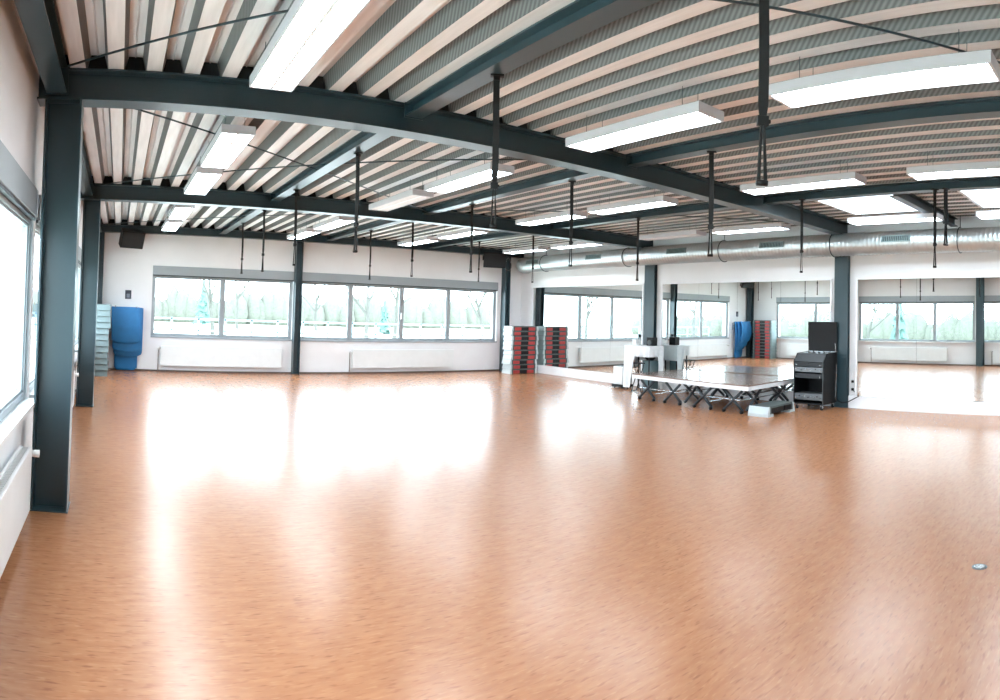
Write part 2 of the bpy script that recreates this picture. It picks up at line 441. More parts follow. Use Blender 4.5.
beam_x(YB-0.11, 0.02, XR-0.02, 3.15, ZB-0.004, 0.18, 'roof_beam', 'dark steel roof beam along the top of the back window wall', group='main roof beams')
PX = (2.99, 5.56, 8.29)
def bays(x): return [(0.16, ym(0, x)-0.11, 'nearest the camera'), (ym(0, x)+0.11, ym(1, x)-0.11, 'in the middle bay'), (ym(1, x)+0.11, YB-0.21, 'in the bay by the back wall')]
for i, x in enumerate(PX):
    for (a, b, nm) in bays(x):
        beam_y(x, a, b, 3.21, ZB-0.004, 0.15, 'roof_joist', '%s dark roof joist %s' % (('left', 'middle', 'right')[i], nm), 'roof joists')
for (a, b, nm) in bays(0.17):
    beam_y(0.17, a, b, 3.13, ZB-0.004, 0.15, 'edge_beam', 'dark edge beam along the left window wall %s' % nm, 'edge beams')
t = beam_x(3.02, 8.38, XR-0.05, 3.19, ZB-0.004, 0.12, 'roof_joist', 'short dark cross joist between the two bright roof lights', trough_dark=False)
# diagonal bracing rods
rods = [((0.26, 4.6), (5.5, 0.2), 'thin bracing rod crossing the ceiling nearest the camera'),
        ((0.26, 9.4), (5.5, 5.0), 'thin bracing rod in the middle bay running down from the left pillar'),
        ((0.26, 5.05), (5.5, 9.45), 'thin bracing rod in the middle bay running toward the camera pillar'),
        ((5.75, 9.3), (10.8, 5.25), 'thin bracing rod in the middle bay ending above the rack pillar'),
        ((0.26, 14.25), (5.5, 9.75), 'thin bracing rod in the bay by the back wall')]
for (a, b, l) in rods:
    zr = 3.245 if 'camera pillar' in l else 3.275
    mb = MB().tube([(a[0], a[1], zr), (b[0], b[1], zr)], 0.0085, 8)
    o = obj('bracing_rod', mb, steel, None, True); tag(o, l, 'bracing rod', 'diagonal bracing rods')
# small cable tray stubs above the duct
for (y, l) in ((5.15, 'thin dark pipe stub above the duct beside the rack pillar'),):
    o = obj('pipe_stub', MB().tube([(9.9, y, 3.22), (10.5, y, 3.22)], 0.012, 8), steel, None, True); tag(o, l, 'pipe')

# ------------------------------------------------------------------ ceiling lights
def make_light(lit):
    t = thing('ceiling_light', 'x', 'ceiling light', (0, 0, 0))
    L, w, h = 1.46, 0.30, 0.075
    q = MB(); q.box(-w/2, w/2, -L/2, L/2, h-0.008, h)
    q.box(-w/2, -w/2+0.012, -L/2, L/2, 0, h-0.008); q.box(w/2-0.012, w/2, -L/2, L/2, 0, h-0.008)
    q.box(-w/2+0.012, w/2-0.012, -L/2, -L/2+0.02, 0, h-0.008); q.box(-w/2+0.012, w/2-0.012, L/2-0.02, L/2, 0, h-0.008)
    obj('housing', q, mat('lilac_grey_enamel', (206, 205, 210), 0.45), t)
    off_m = mat('unlit_diffuser', (225, 218, 216), 0.4)
    q = MB()
    for sx in (-1, 1):
        x0, x1 = sorted((sx*0.012, sx*(w/2-0.014))); q.box(x0, x1, -L/2+0.022, L/2-0.022, 0.006, 0.02)
    obj('diffuser', q, lamp_m if lit else off_m, t)
    q = MB().box(-0.011, 0.011, -L/2+0.022, L/2-0.022, 0.001, 0.022); obj('divider', q, white_m, t)
    for sy in (-1, 1):
        q = MB()
        for sx in (-1, 1): q.tube([(sx*0.09, sy*L*0.36, h), (sx*0.09, sy*L*0.36, 0.24)], 0.0025, 6)
        objs('hanger_wire', q, steel, t)
    return t
LIT = make_light(True); UNLIT = make_light(False)
ROWX = [1.66, 4.33, 6.92, 9.80]
ROWN = ['nearest the left windows', 'second from the left windows', 'second from the mirror wall', 'nearest the mirror wall']
LY = [12.62, 10.72, 7.98, 6.2, 3.55, 1.52]
firstL = firstU = True
for r, x in enumerate(ROWX):
    for k, y in enumerate(LY):
        off = (r == 1 and k == 2) or (r == 3 and k == 2)
        z = (3.085, 3.055, 3.075, 3.095)[r]
        lab = 'white strip light, %s from back wall in row %s' % (NTH[k], ROWN[r])
        if off: lab = lab.replace('white', 'unlit')
        if off and firstU: o = UNLIT; firstU = False; o.location = (x, y, z); o['label'] = lab; o['group'] = 'unlit ceiling strip lights'
        elif not off and firstL: o = LIT; firstL = False; o.location = (x, y, z); o['label'] = lab; o['group'] = 'lit ceiling strip lights'
        else: o = dup(UNLIT if off else LIT, (x, y, z), 0, lab, 'unlit ceiling strip lights' if off else 'lit ceiling strip lights')

# ------------------------------------------------------------------ hanging training straps
def make_strap(zb, thick):
    """loop bottom at z=0, joist at zb above"""
    t = thing('suspension_strap', 'x', 'training strap', (0, 0, 0))
    w = 0.019*thick
    q = MB(); n = 12
    pts = []
    for i in range(n+1):
        f = i/n; z = 0.30 + (zb-0.30)*f; pts.append((0.003*math.sin(f*5), 0.002*math.sin(f*4), z))
    for i in range(n):
        a, b = pts[i], pts[i+1]
        w0 = w*(0.55 if i == 0 else 0.95); w1 = w*0.95; d = 0.006
        nn = len(q.v)
        for (p, ww) in ((a, w0), (b, w1)):
            q.v += [(p[0]-ww, p[1]-d, p[2]), (p[0]+ww, p[1]-d, p[2]), (p[0]+ww, p[1]+d, p[2]), (p[0]-ww, p[1]+d, p[2])]
        for f in ((0, 1, 5, 4), (1, 2, 6, 5), (2, 3, 7, 6), (3, 0, 4, 7)): q.f.append([nn+k for k in f]); q.mi.append(0)
    obj('webbing', q, blackm_m, t)
    q = MB().box(-w*1.1, w*1.1, -0.012, 0.012, 0.27, 0.315); q.box(w*0.6, w*1.5, -0.008, 0.008, 0.283, 0.30)
    obj('buckle', q, black_m, t, bevel=0.003)
    q = MB()
    # two legs widening into the grip at the bottom
    for s in (-1, 1):
        q.prism([(s*0.002, 0.27), (s*w*0.45, 0.27), (s*w*0.95, 0.03), (s*w*0.35, 0.03)], -0.007, 0.007, 'y')
    obj('loop', q, blackm_m, t)
    obj('grip', MB().tube([(-w*1.05, 0, 0.016), (w*1.05, 0, 0.016)], 0.014, 10), black_m, t, True)
    q = MB().box(-0.045, 0.045, -0.02, 0.02, zb-0.012, zb+0.002); q.box(-0.02, 0.02, -0.015, 0.015, zb-0.04, zb-0.012)
    obj('joist_hook', q, black_m, t)
    return t
straps = [  # x, y, z of the loop bottom, thickness, joist
 (3.04, 12.37, 2.203, 1.0, 0), (3.04, 10.51, 2.162, 1.0, 0), (3.03, 8.50, 2.157, 1.0, 0), (3.03, 6.17, 2.172, 1.1, 0), (3.03, 3.61, 2.162, 1.2, 0), (3.04, 1.538, 2.179, 1.25, 0),
 (5.63, 12.15, 2.192, 0.9, 1), (5.63, 10.20, 2.187, 1.0, 1), (5.63, 8.20, 2.182, 1.0, 1), (5.63, 5.91, 2.171, 1.1, 1), (5.58, 3.78, 2.181, 1.3, 1),
 (8.36, 12.38, 2.286, 0.8, 2), (8.36, 10.34, 2.214, 1.0, 2), (8.20, 7.29, 2.169, 1.0, 2), (8.19, 4.26, 2.211, 1.0, 2), (8.19, 2.40, 2.231, 1.0, 2), (8.19, 2.26, 2.50, 1.7, 2)]
cnt = {0: 0, 1: 0, 2: 0}; pos = ['left joist', 'middle joist', 'right joist']
for (x, y, zb, th, j) in straps:
    if th == 1.7:
        lab = 'thicker short black training strap beside a longer one at far right'
    else:
        lab = 'black training strap on the %s, %s from the back wall' % (pos[j], NTH[cnt[j]])
    cnt[j] += 1
    t = make_strap(3.21-zb, th); t.location = (x, y, zb); t.rotation_euler = (0, 0, random.uniform(-0.5, 0.5)-0.6); t['label'] = lab; t['group'] = 'hanging training straps'

# ------------------------------------------------------------------ mirrors, plinth
struct('trim_1', MB().box(XR-0.075, XR, 0.0, 4.97, 0.0, 0.215).box(XR-0.045, XR, 5.27, 9.62, 0.0, 0.215).box(XR-0.045, XR, 9.96, 14.28, 0.0, 0.215), whitep_m)
def mirror(y0, y1, seams, label, yaw=0.0):
    t = thing('wall_mirror', label, 'mirror', (XR, (y0+y1)/2, 0.255), 'wall mirrors')
    zb, zt, f = 0.22, 2.31, 0.035
    q = MB(); x0, x1 = XR-0.03, XR-0.001
    q.box(x0, x1, y0-f, y0, zb, zt+f); q.box(x0, x1, y1, y1+f, zb, zt+f); q.box(x0, x1, y0, y1, zt, zt+f)
    obj('frame', q, whitep_m, t)
    e = [y0]+seams+[y1]
    for i in range(len(e)-1):
        obj('mirror_glass', MB().box(XR-0.014, XR-0.002, e[i]+0.0015, e[i+1]-0.0015, zb, zt), mirror_m, t)
    q = MB()
    for s in seams: q.box(XR-0.012, XR-0.003, s-0.0015, s+0.0015, zb, zt)
    if seams: objs('seam', q, framed_m, t, gap=0.001)
    if yaw: t.rotation_euler.z = yaw; t.location.x -= math.sin(abs(yaw))*(y1-y0)/2
mirror(10.07, 14.18, [11.1, 12.13, 13.15], 'long wall mirror left of the pillar behind the white table')
mirror(5.38, 9.47, [6.45, 7.46, 8.45], 'wall mirror behind the folding stage between two pillars')
mirror(0.30, 4.80, [1.45, 2.57, 3.69], 'wall mirror at the right edge beyond the equipment rack', 0.0150)

# ------------------------------------------------------------------ spiral duct
def duct():
    cx, cz, r = XR-0.36, 2.915, 0.200
    t = thing('ventilation_duct', 'silver spiral ventilation duct running above the mirrors', 'duct', (cx, 7, cz))
    q = MB(); ys = []; y = YN+0.3; n = 28
    while y < 14.05: ys.append(y); y += 0.075
    # shallow spiral seams: ring pairs with a small ridge
    pts = []; rr = []
    for y in ys:
        pts += [(cx, y, cz), (cx, y+0.062, cz), (cx, y+0.0685, cz)]; rr += [r, r, r+0.0035]
    q.tube(pts, rr, n)
    obj('pipe', q, galv_m, t, True)
    q = MB(); el = []
    for i in range(9):
        a = i/8*PI/2; R = 0.34; el.append((cx+R*(1-math.cos(a)), 14.10+R*math.sin(a), cz))
    q.tube([(cx, 14.04, cz)]+el, [r+0.004]*10, n); obj('elbow', q, galv_m, t, True)
    for yy in (13.2, 10.2, 7.55, 5.13, 2.83, 0.3):
        q = MB(); ring = [(cx+(r+0.012)*math.cos(2*PI*k/28), yy, cz+(r+0.012)*math.sin(2*PI*k/28)) for k in range(29)]
        q.tube(ring, 0.009, 6, False); q.tube([(cx, yy, cz+r+0.01), (cx, yy, ZB)], 0.006, 6)
        obj('hanger_ring', q, steel, t, True)
    for k, yy in enumerate((13.55, 11.17, 8.63, 6.33, 3.89, 1.45)):
        a = 2.93; w, hh = 0.26, 0.055   # grilles on the room side
        dx, dz = math.cos(a), math.sin(a)
        c = Vector((cx+dx*(r+0.004), yy, cz+dz*(r+0.004))); u = Vector((-dz, 0, dx)); nrm = Vector((dx, 0, dz))
        q = MB()
        def slab(a0, a1, b0, b1, n0, n1):
            nn = len(q.v)
            for nv in (n0, n1):
                for (aa, bb) in ((a0, b0), (a1, b0), (a1, b1), (a0, b1)):
                    p = c + Vector((0, aa, 0)) + u*bb + nrm*nv; q.v.append(tuple(p))
            for f in ((3, 2, 1, 0), (4, 5, 6, 7), (0, 1, 5, 4), (1, 2, 6, 5), (2, 3, 7, 6), (3, 0, 4, 7)): q.f.append([nn+i for i in f]); q.mi.append(q.m)
        slab(-w, w, -hh, hh, -0.01, 0.002)
        q.m = 1
        slab(-w, w, hh-0.012, hh, 0.002, 0.01); slab(-w, w, -hh, -hh+0.012, 0.002, 0.01); slab(-w, -w+0.012, -hh, hh, 0.002, 0.01); slab(w-0.012, w, -hh, hh, 0.002, 0.01)
        for j in range(15):
            s = -w+0.03+j*(2*w-0.06)/14; slab(s-0.004, s+0.004, -hh, hh, 0.002, 0.008)
        obj('air_grille', q, [mat('grille_dark', (58, 74, 74), 0.6), mat('grille_grey', (132, 150, 150), 0.5)], t)
duct()

# ------------------------------------------------------------------ radiators
def radiator(axis, p, a0, a1, z0, z1, inward, label, valve_end):
    def pt(a, d, z): return (p+inward*d, a, z) if axis == 'x' else (a, p+inward*d, z)
    def B(q, a, b, d0, d1, lo, hi):
        e0, e1 = sorted((p+inward*d0, p+inward*d1))
        if axis == 'x': q.box(e0, e1, a, b, lo, hi)
        else: q.box(a, b, e0, e1, lo, hi)
    t = thing('radiator', label, 'radiator', pt((a0+a1)/2, 0.05, 0), 'flat white radiators')
    q = MB(); B(q, a0, a1, 0.10, 0.125, z0, z1); obj('front_panel', q, white_m, t, bevel=0.006)
    q = MB(); B(q, a0, a1, 0.035, 0.055, z0, z1); obj('back_panel', q, white_m, t)
    q = MB()
    n = int((a1-a0)/0.035)
    for i in range(n+1):
        a = a0+0.005+i*(a1-a0-0.014)/n; B(q, a, a+0.004, 0.056, 0.099, z0+0.02, z1-0.006)
    obj('top_grille', q, white_m, t)
    q = MB()
    for a in (a0+0.25, a1-0.25): B(q, a-0.02, a+0.02, 0.002, 0.036, z0+0.05, z1-0.05)
    objs('bracket', q, white_m, t)
    s = 1 if valve_end == 'hi' else -1; e = a1 if s > 0 else a0
    q = MB().tube([pt(e-s*0.005, 0.08, z1-0.06), pt(e+s*0.07, 0.08, z1-0.06)], 0.011, 8)
    q.tube([pt(e+s*0.05, 0.08, z1-0.06), pt(e+s*0.05, 0.03, z1-0.10), pt(e+s*0.05, 0.03, z0-0.12)], 0.009, 8)
    obj('valve_pipe', q, chrome_m, t, True)
    q = MB().tube([pt(e+s*0.05, 0.085, z1-0.06), pt(e+s*0.05, 0.17, z1-0.06)], [0.022, 0.027], 14)
    obj('thermostat_knob', q, white_m, t, True)
    return t
radiator('y', YB, 1.68, 4.50, 0.14, 0.60, -1, 'white radiator under the back window left of its pillar', 'lo')
radiator('y', YB, 6.28, 9.08, 0.14, 0.60, -1, 'white radiator under the back window right of its pillar', 'lo')
radiator('x', 0.0, 1.3, 4.48, 0.10, 0.55, 1, 'white radiator in the left foreground with thermostat knob', 'hi')
radiator('x', 0.0, 6.1, 8.9, 0.13, 0.60, 1, 'white radiator on the left wall between the two tall pillars', 'hi')
radiator('x', 0.0, 10.4, 12.9, 0.13, 0.60, 1, 'white radiator on the left wall nearest the far corner', 'lo')

# ------------------------------------------------------------------ wall things
t = thing('loudspeaker', 'black tilted loudspeaker on a bracket in the far left ceiling corner', 'loudspeaker', (0.88, YB-0.45, 2.8))
def speaker(t, c, w, h, d, yaw, tilt):
    R = Matrix.Rotation(yaw, 3, 'Z') @ Matrix.Rotation(tilt, 3, 'X')
    def bx(q, x0, x1, y0, y1, z0, z1, tx=0):
        p = MB().box(x0, x1, y0, y1, z0, z1); n = len(q.v)
        for v in p.v:
            vv = Vector(v)
            if tx and vv.y > 0: vv.x *= tx
            q.v.append(tuple(R @ vv + Vector(c)))
        for f in p.f: q.f.append([n+i for i in f]); q.mi.append(q.m)
    q = MB(); bx(q, -w/2, w/2, -d/2, d/2, -h/2, h/2, 0.62); obj('cabinet', q, black_m, t, bevel=0.01)
    q = MB(); bx(q, -w/2+0.02, w/2-0.02, -d/2-0.008, -d/2+0.001, -h/2+0.02, h/2-0.02); obj('grille', q, mat('black_grille', (28, 30, 33), 0.7, var=0.3, vscale=200), t)
    top = Vector(c)
    q = MB().tube([top+Vector((0, 0.05, 0)), top+Vector((0, 0.22, 0.1)), (c[0], YB-0.01, c[2]+0.1)], 0.018, 8); q.box(c[0]-0.06, c[0]+0.06, YB-0.012, YB, c[2]+0.02, c[2]+0.2)
    obj('bracket', q, black_m, t)
speaker(t, (0.88, YB-0.42, 3.00), 0.56, 0.38, 0.34, 0.45, 0.35)
t = thing('loudspeaker', 'black loudspeaker under the roof beam in the far right corner', 'loudspeaker', (10.0, YB-0.35, 2.8))
speaker(t, (10.02, YB-0.42, 3.0), 0.62, 0.40, 0.34, -0.25, 0.1)
t = thing('wall_sign', 'small dark notice on the back wall above the blue mats', 'sign', (0.90, YB, 1.64))
obj('board', MB().box(0.825, 0.965, YB-0.012, YB, 1.64, 1.84), mat('dark_notice', (58, 64, 76), 0.5), t)
obj('printed_panel', MB().box(0.86, 0.93, YB-0.014, YB-0.011, 1.67, 1.76), mat('grey_print', (130, 136, 146), 0.5), t)
# loop of cable by the corner pillar
q = MB(); q.tube([(10.60+0.10*math.cos(a), YB-0.30+0.02*math.sin(2*a), 2.93+0.17*math.sin(a)) for a in [2*PI*k/24 for k in range(25)]], 0.007, 6)
q.tube([(10.6, YB-0.30, 3.1), (10.62, YB-0.26, 3.16)], 0.007, 6)
tag(obj('cable_loop', q, chrome_m, None, True), 'loop of pale cable hanging on the far right corner pillar', 'cable')
# sockets beside rack pillar
for k, (y, z, l) in enumerate(((4.905, 0.47, 'upper white wall socket with plugs right of the rack pillar'), (4.905, 0.33, 'lower white wall socket with plug right of the rack pillar'))):
    t = thing('wall_socket', l, 'socket', (XR, y, z), 'wall sockets by the rack')
    obj('plate', MB().box(XR-0.018, XR-0.001, y-0.04, y+0.04, z-0.045, z+0.045), white_m, t, bevel=0.004)
    obj('plug', MB().box(XR-0.055, XR-0.018, y-0.02, y+0.02, z-0.022, z+0.022), black_m, t, bevel=0.005)
q = MB().tube([(XR-0.05, 4.905, 0.33), (XR-0.08, 4.76, 0.22), (XR-0.16, 4.93, 0.12), (XR-0.22, 5.02, 0.10), (XR-0.22, 5.10, 0.13), (XR-0.22, 5.155, 0.2)], 0.009, 8)
tag(obj('power_cable', q, black_m, None, True), 'black cable running from the wall socket to the equipment rack', 'cable')
# floor socket
t = thing('floor_socket', 'small round metal socket cap set in the floor at lower right', 'socket', (4.78, 1.0, 0))
obj('cap', MB().tube([(4.78, 1.0, 0.0), (4.78, 1.0, 0.006)], 0.035, 20), chrome_m, t, False); obj('ring', MB().tube([(4.78, 1.0, 0.0), (4.78, 1.0, 0.003)], 0.05, 20), darkgrey_m, t)

# ------------------------------------------------------------------ aerobic steps
def make_step(kind):
    """long axis x, centred; seam of red feet showing on the long sides"""
    t = thing('aerobic_step', 'x', 'aerobic step', (0, 0, 0))
    L, D, H = 0.90, 0.38, 0.125
    q = MB().box(-L/2+0.03, L/2-0.03, -D/2+0.005, D/2-0.005, H-0.028, H, 0.012, 0.012); obj('platform', q, darkgrey_m, t, bevel=0.004)
    q = MB().box(-L/2+0.10, L/2-0.10, -D/2+0.03, D/2-0.03, 0.004, H-0.028); obj('core', q, black_m, t); fm = black_m if kind == 2 else red_m
    q = MB()
    for sx in (-1, 1):
        a, b = sorted((sx*(L/2-0.325), sx*(L/2-0.12)))
        q.box(a, b, -D/2+0.006, D/2-0.006, 0.012, H-0.030)
    objs('side_foot', q, fm, t, bevel=0.006)
    q = MB()
    for sx in (-1, 1):
        a, b = sorted((sx*(L/2-0.115), sx*(L/2-0.075)))
        q.box(a, b, -D/2+0.002, D/2-0.002, 0.0, H-0.029)
    objs('side_rib', q, darkgrey_m, t)
    for sx in (-1, 1):
        q = MB(); x0, x1 = sx*(L/2-0.074), sx*L/2
        poly = [(x0, 0.0), (x1, 0.0), (x1-sx*0.035, H-0.004), (x0, H-0.004)]
        q.prism(poly, -D/2, D/2, 'y'); obj('end_cap', q, stepwhite_m if kind else tealgrey_m, t, bevel=0.006)
    return t
sp = make_step(1); n = 10
for i in range(n):
    lab = 'red and grey aerobic step, %s of the stack beside the mirrors' % ORD[n-1-i]
    jit = 0.012*math.sin(i*2.1)
    loc = (10.71+jit + (0.02 if i > 2 else 0), 13.98, i*0.1255)
    if i == 0: sp.location = loc; sp['label'] = lab; sp['group'] = 'aerobic steps stacked beside the mirrors'
    else: dup(sp, loc, 0, lab, 'aerobic steps stacked beside the mirrors')
sp2 = make_step(0); n = 12
for i in range(n):
    lab = 'grey ended aerobic step, %s of the stack in the left corner' % ORD[n-1-i]
    j = 0.05 if i > 7 else 0.0
    loc = (0.315+j*0.5+0.008*math.sin(i*1.7), 13.83, i*0.1255)
    if i == 0: sp2.location = loc; sp2.rotation_euler = (0, 0, PI/2); sp2['label'] = lab; sp2['group'] = 'aerobic steps stacked in the left corner'
    else: dup(sp2, loc, PI/2, lab, 'aerobic steps stacked in the left corner')
# a lone step in front of the stage
sp3 = make_step(2); sp3.location = (9.88, 5.75, 0.04); sp3.rotation_euler = (0, 0, 0.03); sp3['label'] = 'grey aerobic step on low blocks at the stage corner by the rack'
q = MB()
for sx in (-1, 1): q.box(sx*0.36-0.09, sx*0.36+0.09, -0.19, 0.19, -0.04, -0.001)
for o in objs('riser_block', q, stepwhite_m, None): o.parent = sp3

# ------------------------------------------------------------------ blue mats on wall rack
t = thing('mat_rack', 'white wall rack with two arms holding the blue mats', 'rack', (0.86, YB, 1.38))
q = MB().box(0.53, 1.22, YB-0.02, YB, 1.40, 1.45); obj('wall_rail', q, white_m, t, bevel=0.003)
for x in (0.62, 1.09):
    q = MB().tube([(x, YB-0.01, 1.425), (x, YB-0.46, 1.44), (x, YB-0.48, 1.48)], 0.011, 8); obj('arm', q, chrome_m, t, True)
q = MB()
for k in range(3): q.tube([(1.19, YB-0.02, 1.40-0.12*k), (1.19, YB-0.09, 1.41-0.12*k)], 0.008, 6)
q.box(1.175, 1.205, YB-0.012, YB, 1.10, 1.42); obj('hook_strip', q, chrome_m, t)
def hanging_mat(x0, x1, y, ztop, zbot, bulge, th, label, lean=0.0, rc=0.1):
    q = MB(); nx, nz = 14, 24
    def pt(i, k, side):
        f = k/nz; z = ztop + (zbot-ztop)*f
        # rounded bottom corners
        inset = 0
        dz = z-zbot
        if dz < rc: inset = rc-math.sqrt(max(0, rc*rc-(rc-dz)**2))
        a = x0+inset; b = x1-inset; x = a+(b-a)*i/nx + lean*f
        g = i/nx*2-1
        yy = y - bulge*math.sin(PI*min(1, f*0.95+0.05)) - 0.035*(1-g*g)*f - (th if side else 0)
        return (x, yy, z)
    base = []
    for side in (0, 1):
        for k in range(nz+1):
            for i in range(nx+1): q.v.append(pt(i, k, side))
    n1 = (nx+1)*(nz+1)
    for side in (0, 1):
        for k in range(nz):
            for i in range(nx):
                a = side*n1+k*(nx+1)+i; q.f.append([a, a+1, a+nx+2, a+nx+1]); q.mi.append(0)
    def edge(l):
        for a, b in zip(l[:-1], l[1:]): q.f.append([a, b, b+n1, a+n1]); q.mi.append(0)
    edge([i for i in range(nx+1)]); edge([nz*(nx+1)+i for i in range(nx+1)])
    edge([k*(nx+1) for k in range(nz+1)]); edge([k*(nx+1)+nx for k in range(nz+1)])
    o = obj('exercise_mat', q, blue_m, None, True); tag(o, label, 'exercise mat', 'blue exercise mats on the wall rack')
    bv = o.modifiers.new('bevel', 'BEVEL'); bv.width = 0.004; bv.segments = 2; bv.limit_method = 'ANGLE'; bv.angle_limit = 1.0
    return o
hanging_mat(0.63, 1.15, YB-0.05, 1.43, 0.012, 0.05, 0.024, 'longest blue mat hanging rearmost with its narrow end touching the floor', rc=0.07)
hanging_mat(0.60, 1.25, YB-0.14, 1.44, 0.33, 0.07, 0.024, 'blue mat on the wall rack, third counted from the front', rc=0.12)
hanging_mat(0.57, 1.22, YB-0.24, 1.45, 0.45, 0.08, 0.024, 'blue mat on the wall rack just behind the frontmost one', rc=0.12)
hanging_mat(0.53, 1.15, YB-0.34, 1.46, 0.64, 0.10, 0.024, 'frontmost and shortest blue mat hanging on the wall rack', 0.03, rc=0.10)

# ------------------------------------------------------------------ folding stage
def make_stage(c, lab):
    """c: footprint corners (near-left.. going round) front0, front1, back1, back0 at floor level; top at zt"""
    zt, zf = 0.485, 0.395
    f0, f1, b1, b0 = [Vector((p[0], p[1], 0)) for p in c]
    ctr = (f0+f1+b1+b0)/4
    t = thing('stage_platform', lab, 'stage platform', tuple(ctr), 'folding stage platforms')
    def slab(q, z0, z1, inset=0):
        P = [p+(ctr-p).normalized()*inset for p in (f0, f1, b1, b0)]; n = len(q.v)
        for z in (z0, z1): q.v += [(p.x, p.y, z) for p in P]
        for f in ((3, 2, 1, 0), (4, 5, 6, 7), (0, 1, 5, 4), (1, 2, 6, 5), (2, 3, 7, 6), (3, 0, 4, 7)): q.f.append([n+i for i in f]); q.mi.append(0)
    q = MB(); slab(q, zt-0.02, zt, 0.008); obj('top_board', q, stage_m, t)
    q = MB(); slab(q, zf, zt-0.021, 0.0); obj('edge_rim', q, whitep_m, t, bevel=0.004)
    fr = mat('stage_leg_metal', (62, 68, 72), 0.4, metal=0.4)
    def X(a, b, d, name):
        # scissor pair between a and b (floor points), offset along d
        for (p, r, o) in ((a, b, 0.0), (b, a, 0.03)):
            q = MB().tube([p+d*o+Vector((0, 0, 0.045)), r+d*o+Vector((0, 0, zf-0.02))], 0.024, 8)
            obj(name, q, fr, t, True)
    e = 0.14
    fa = f0.lerp(f1, e*0.6)+(ctr-f0).normalized()*0.08; fb = f0.lerp(f1, 1-e*0.6)+(ctr-f1).normalized()*0.08
    ba = b0.lerp(b1, e*0.6)+(ctr-b0).normalized()*0.08; bb = b0.lerp(b1, 1-e*0.6)+(ctr-b1).normalized()*0.08
    dx = (b0-f0).normalized()
    X(fa, fa.lerp(fb, 0.36), dx, 'scissor_leg'); X(fa.lerp(fb, 0.64), fb, dx, 'scissor_leg')
    X(ba, ba.lerp(bb, 0.36), dx, 'scissor_leg'); X(ba.lerp(bb, 0.64), bb, dx, 'scissor_leg')
    dy = (f1-f0).normalized()
    X(fb.lerp(bb, 0.1), fb.lerp(bb, 0.4), -dy, 'scissor_leg'); X(fb.lerp(bb, 0.62), fb.lerp(bb, 0.95), -dy, 'scissor_leg')
    for (p, r) in ((fa, fb), (ba, bb), (fb, bb)):
        q = MB().tube([p+Vector((0, 0, 0.225)), r+Vector((0, 0, 0.225))], 0.011, 8); obj('cross_tube', q, chrome_m, t, True)
    q = MB().tube([fa.lerp(ba, 0.3)+Vector((0, 0, 0.06)), bb+Vector((0, 0, 0.3))], 0.012, 8); obj('brace_tube', q, chrome_m, t, True)
    for p in (fa, fb, ba, bb, fa.lerp(fb, 0.36), fa.lerp(fb, 0.64), ba.lerp(bb, 0.36), ba.lerp(bb, 0.64)):
        q = MB().tube([p+Vector((-0.02, 0, 0.028)), p+Vector((0.02, 0, 0.028))], 0.028, 12); obj('castor', q, black_m, t, True)
A0, A1, B1, B0 = Vector((9.58, 8.72)), Vector((9.42, 5.92)), Vector((11.19, 6.02)), Vector((11.19, 8.80))
for k, lab in enumerate(('folding stage platform at the left end, nearer the white covered table', 'folding stage platform at the right end beside the equipment rack')):
    u0, u1 = k/2+0.002, (k+1)/2-0.002
    make_stage([A0.lerp(A1, u0), A0.lerp(A1, u1), B0.lerp(B1, u1), B0.lerp(B1, u0)], lab)

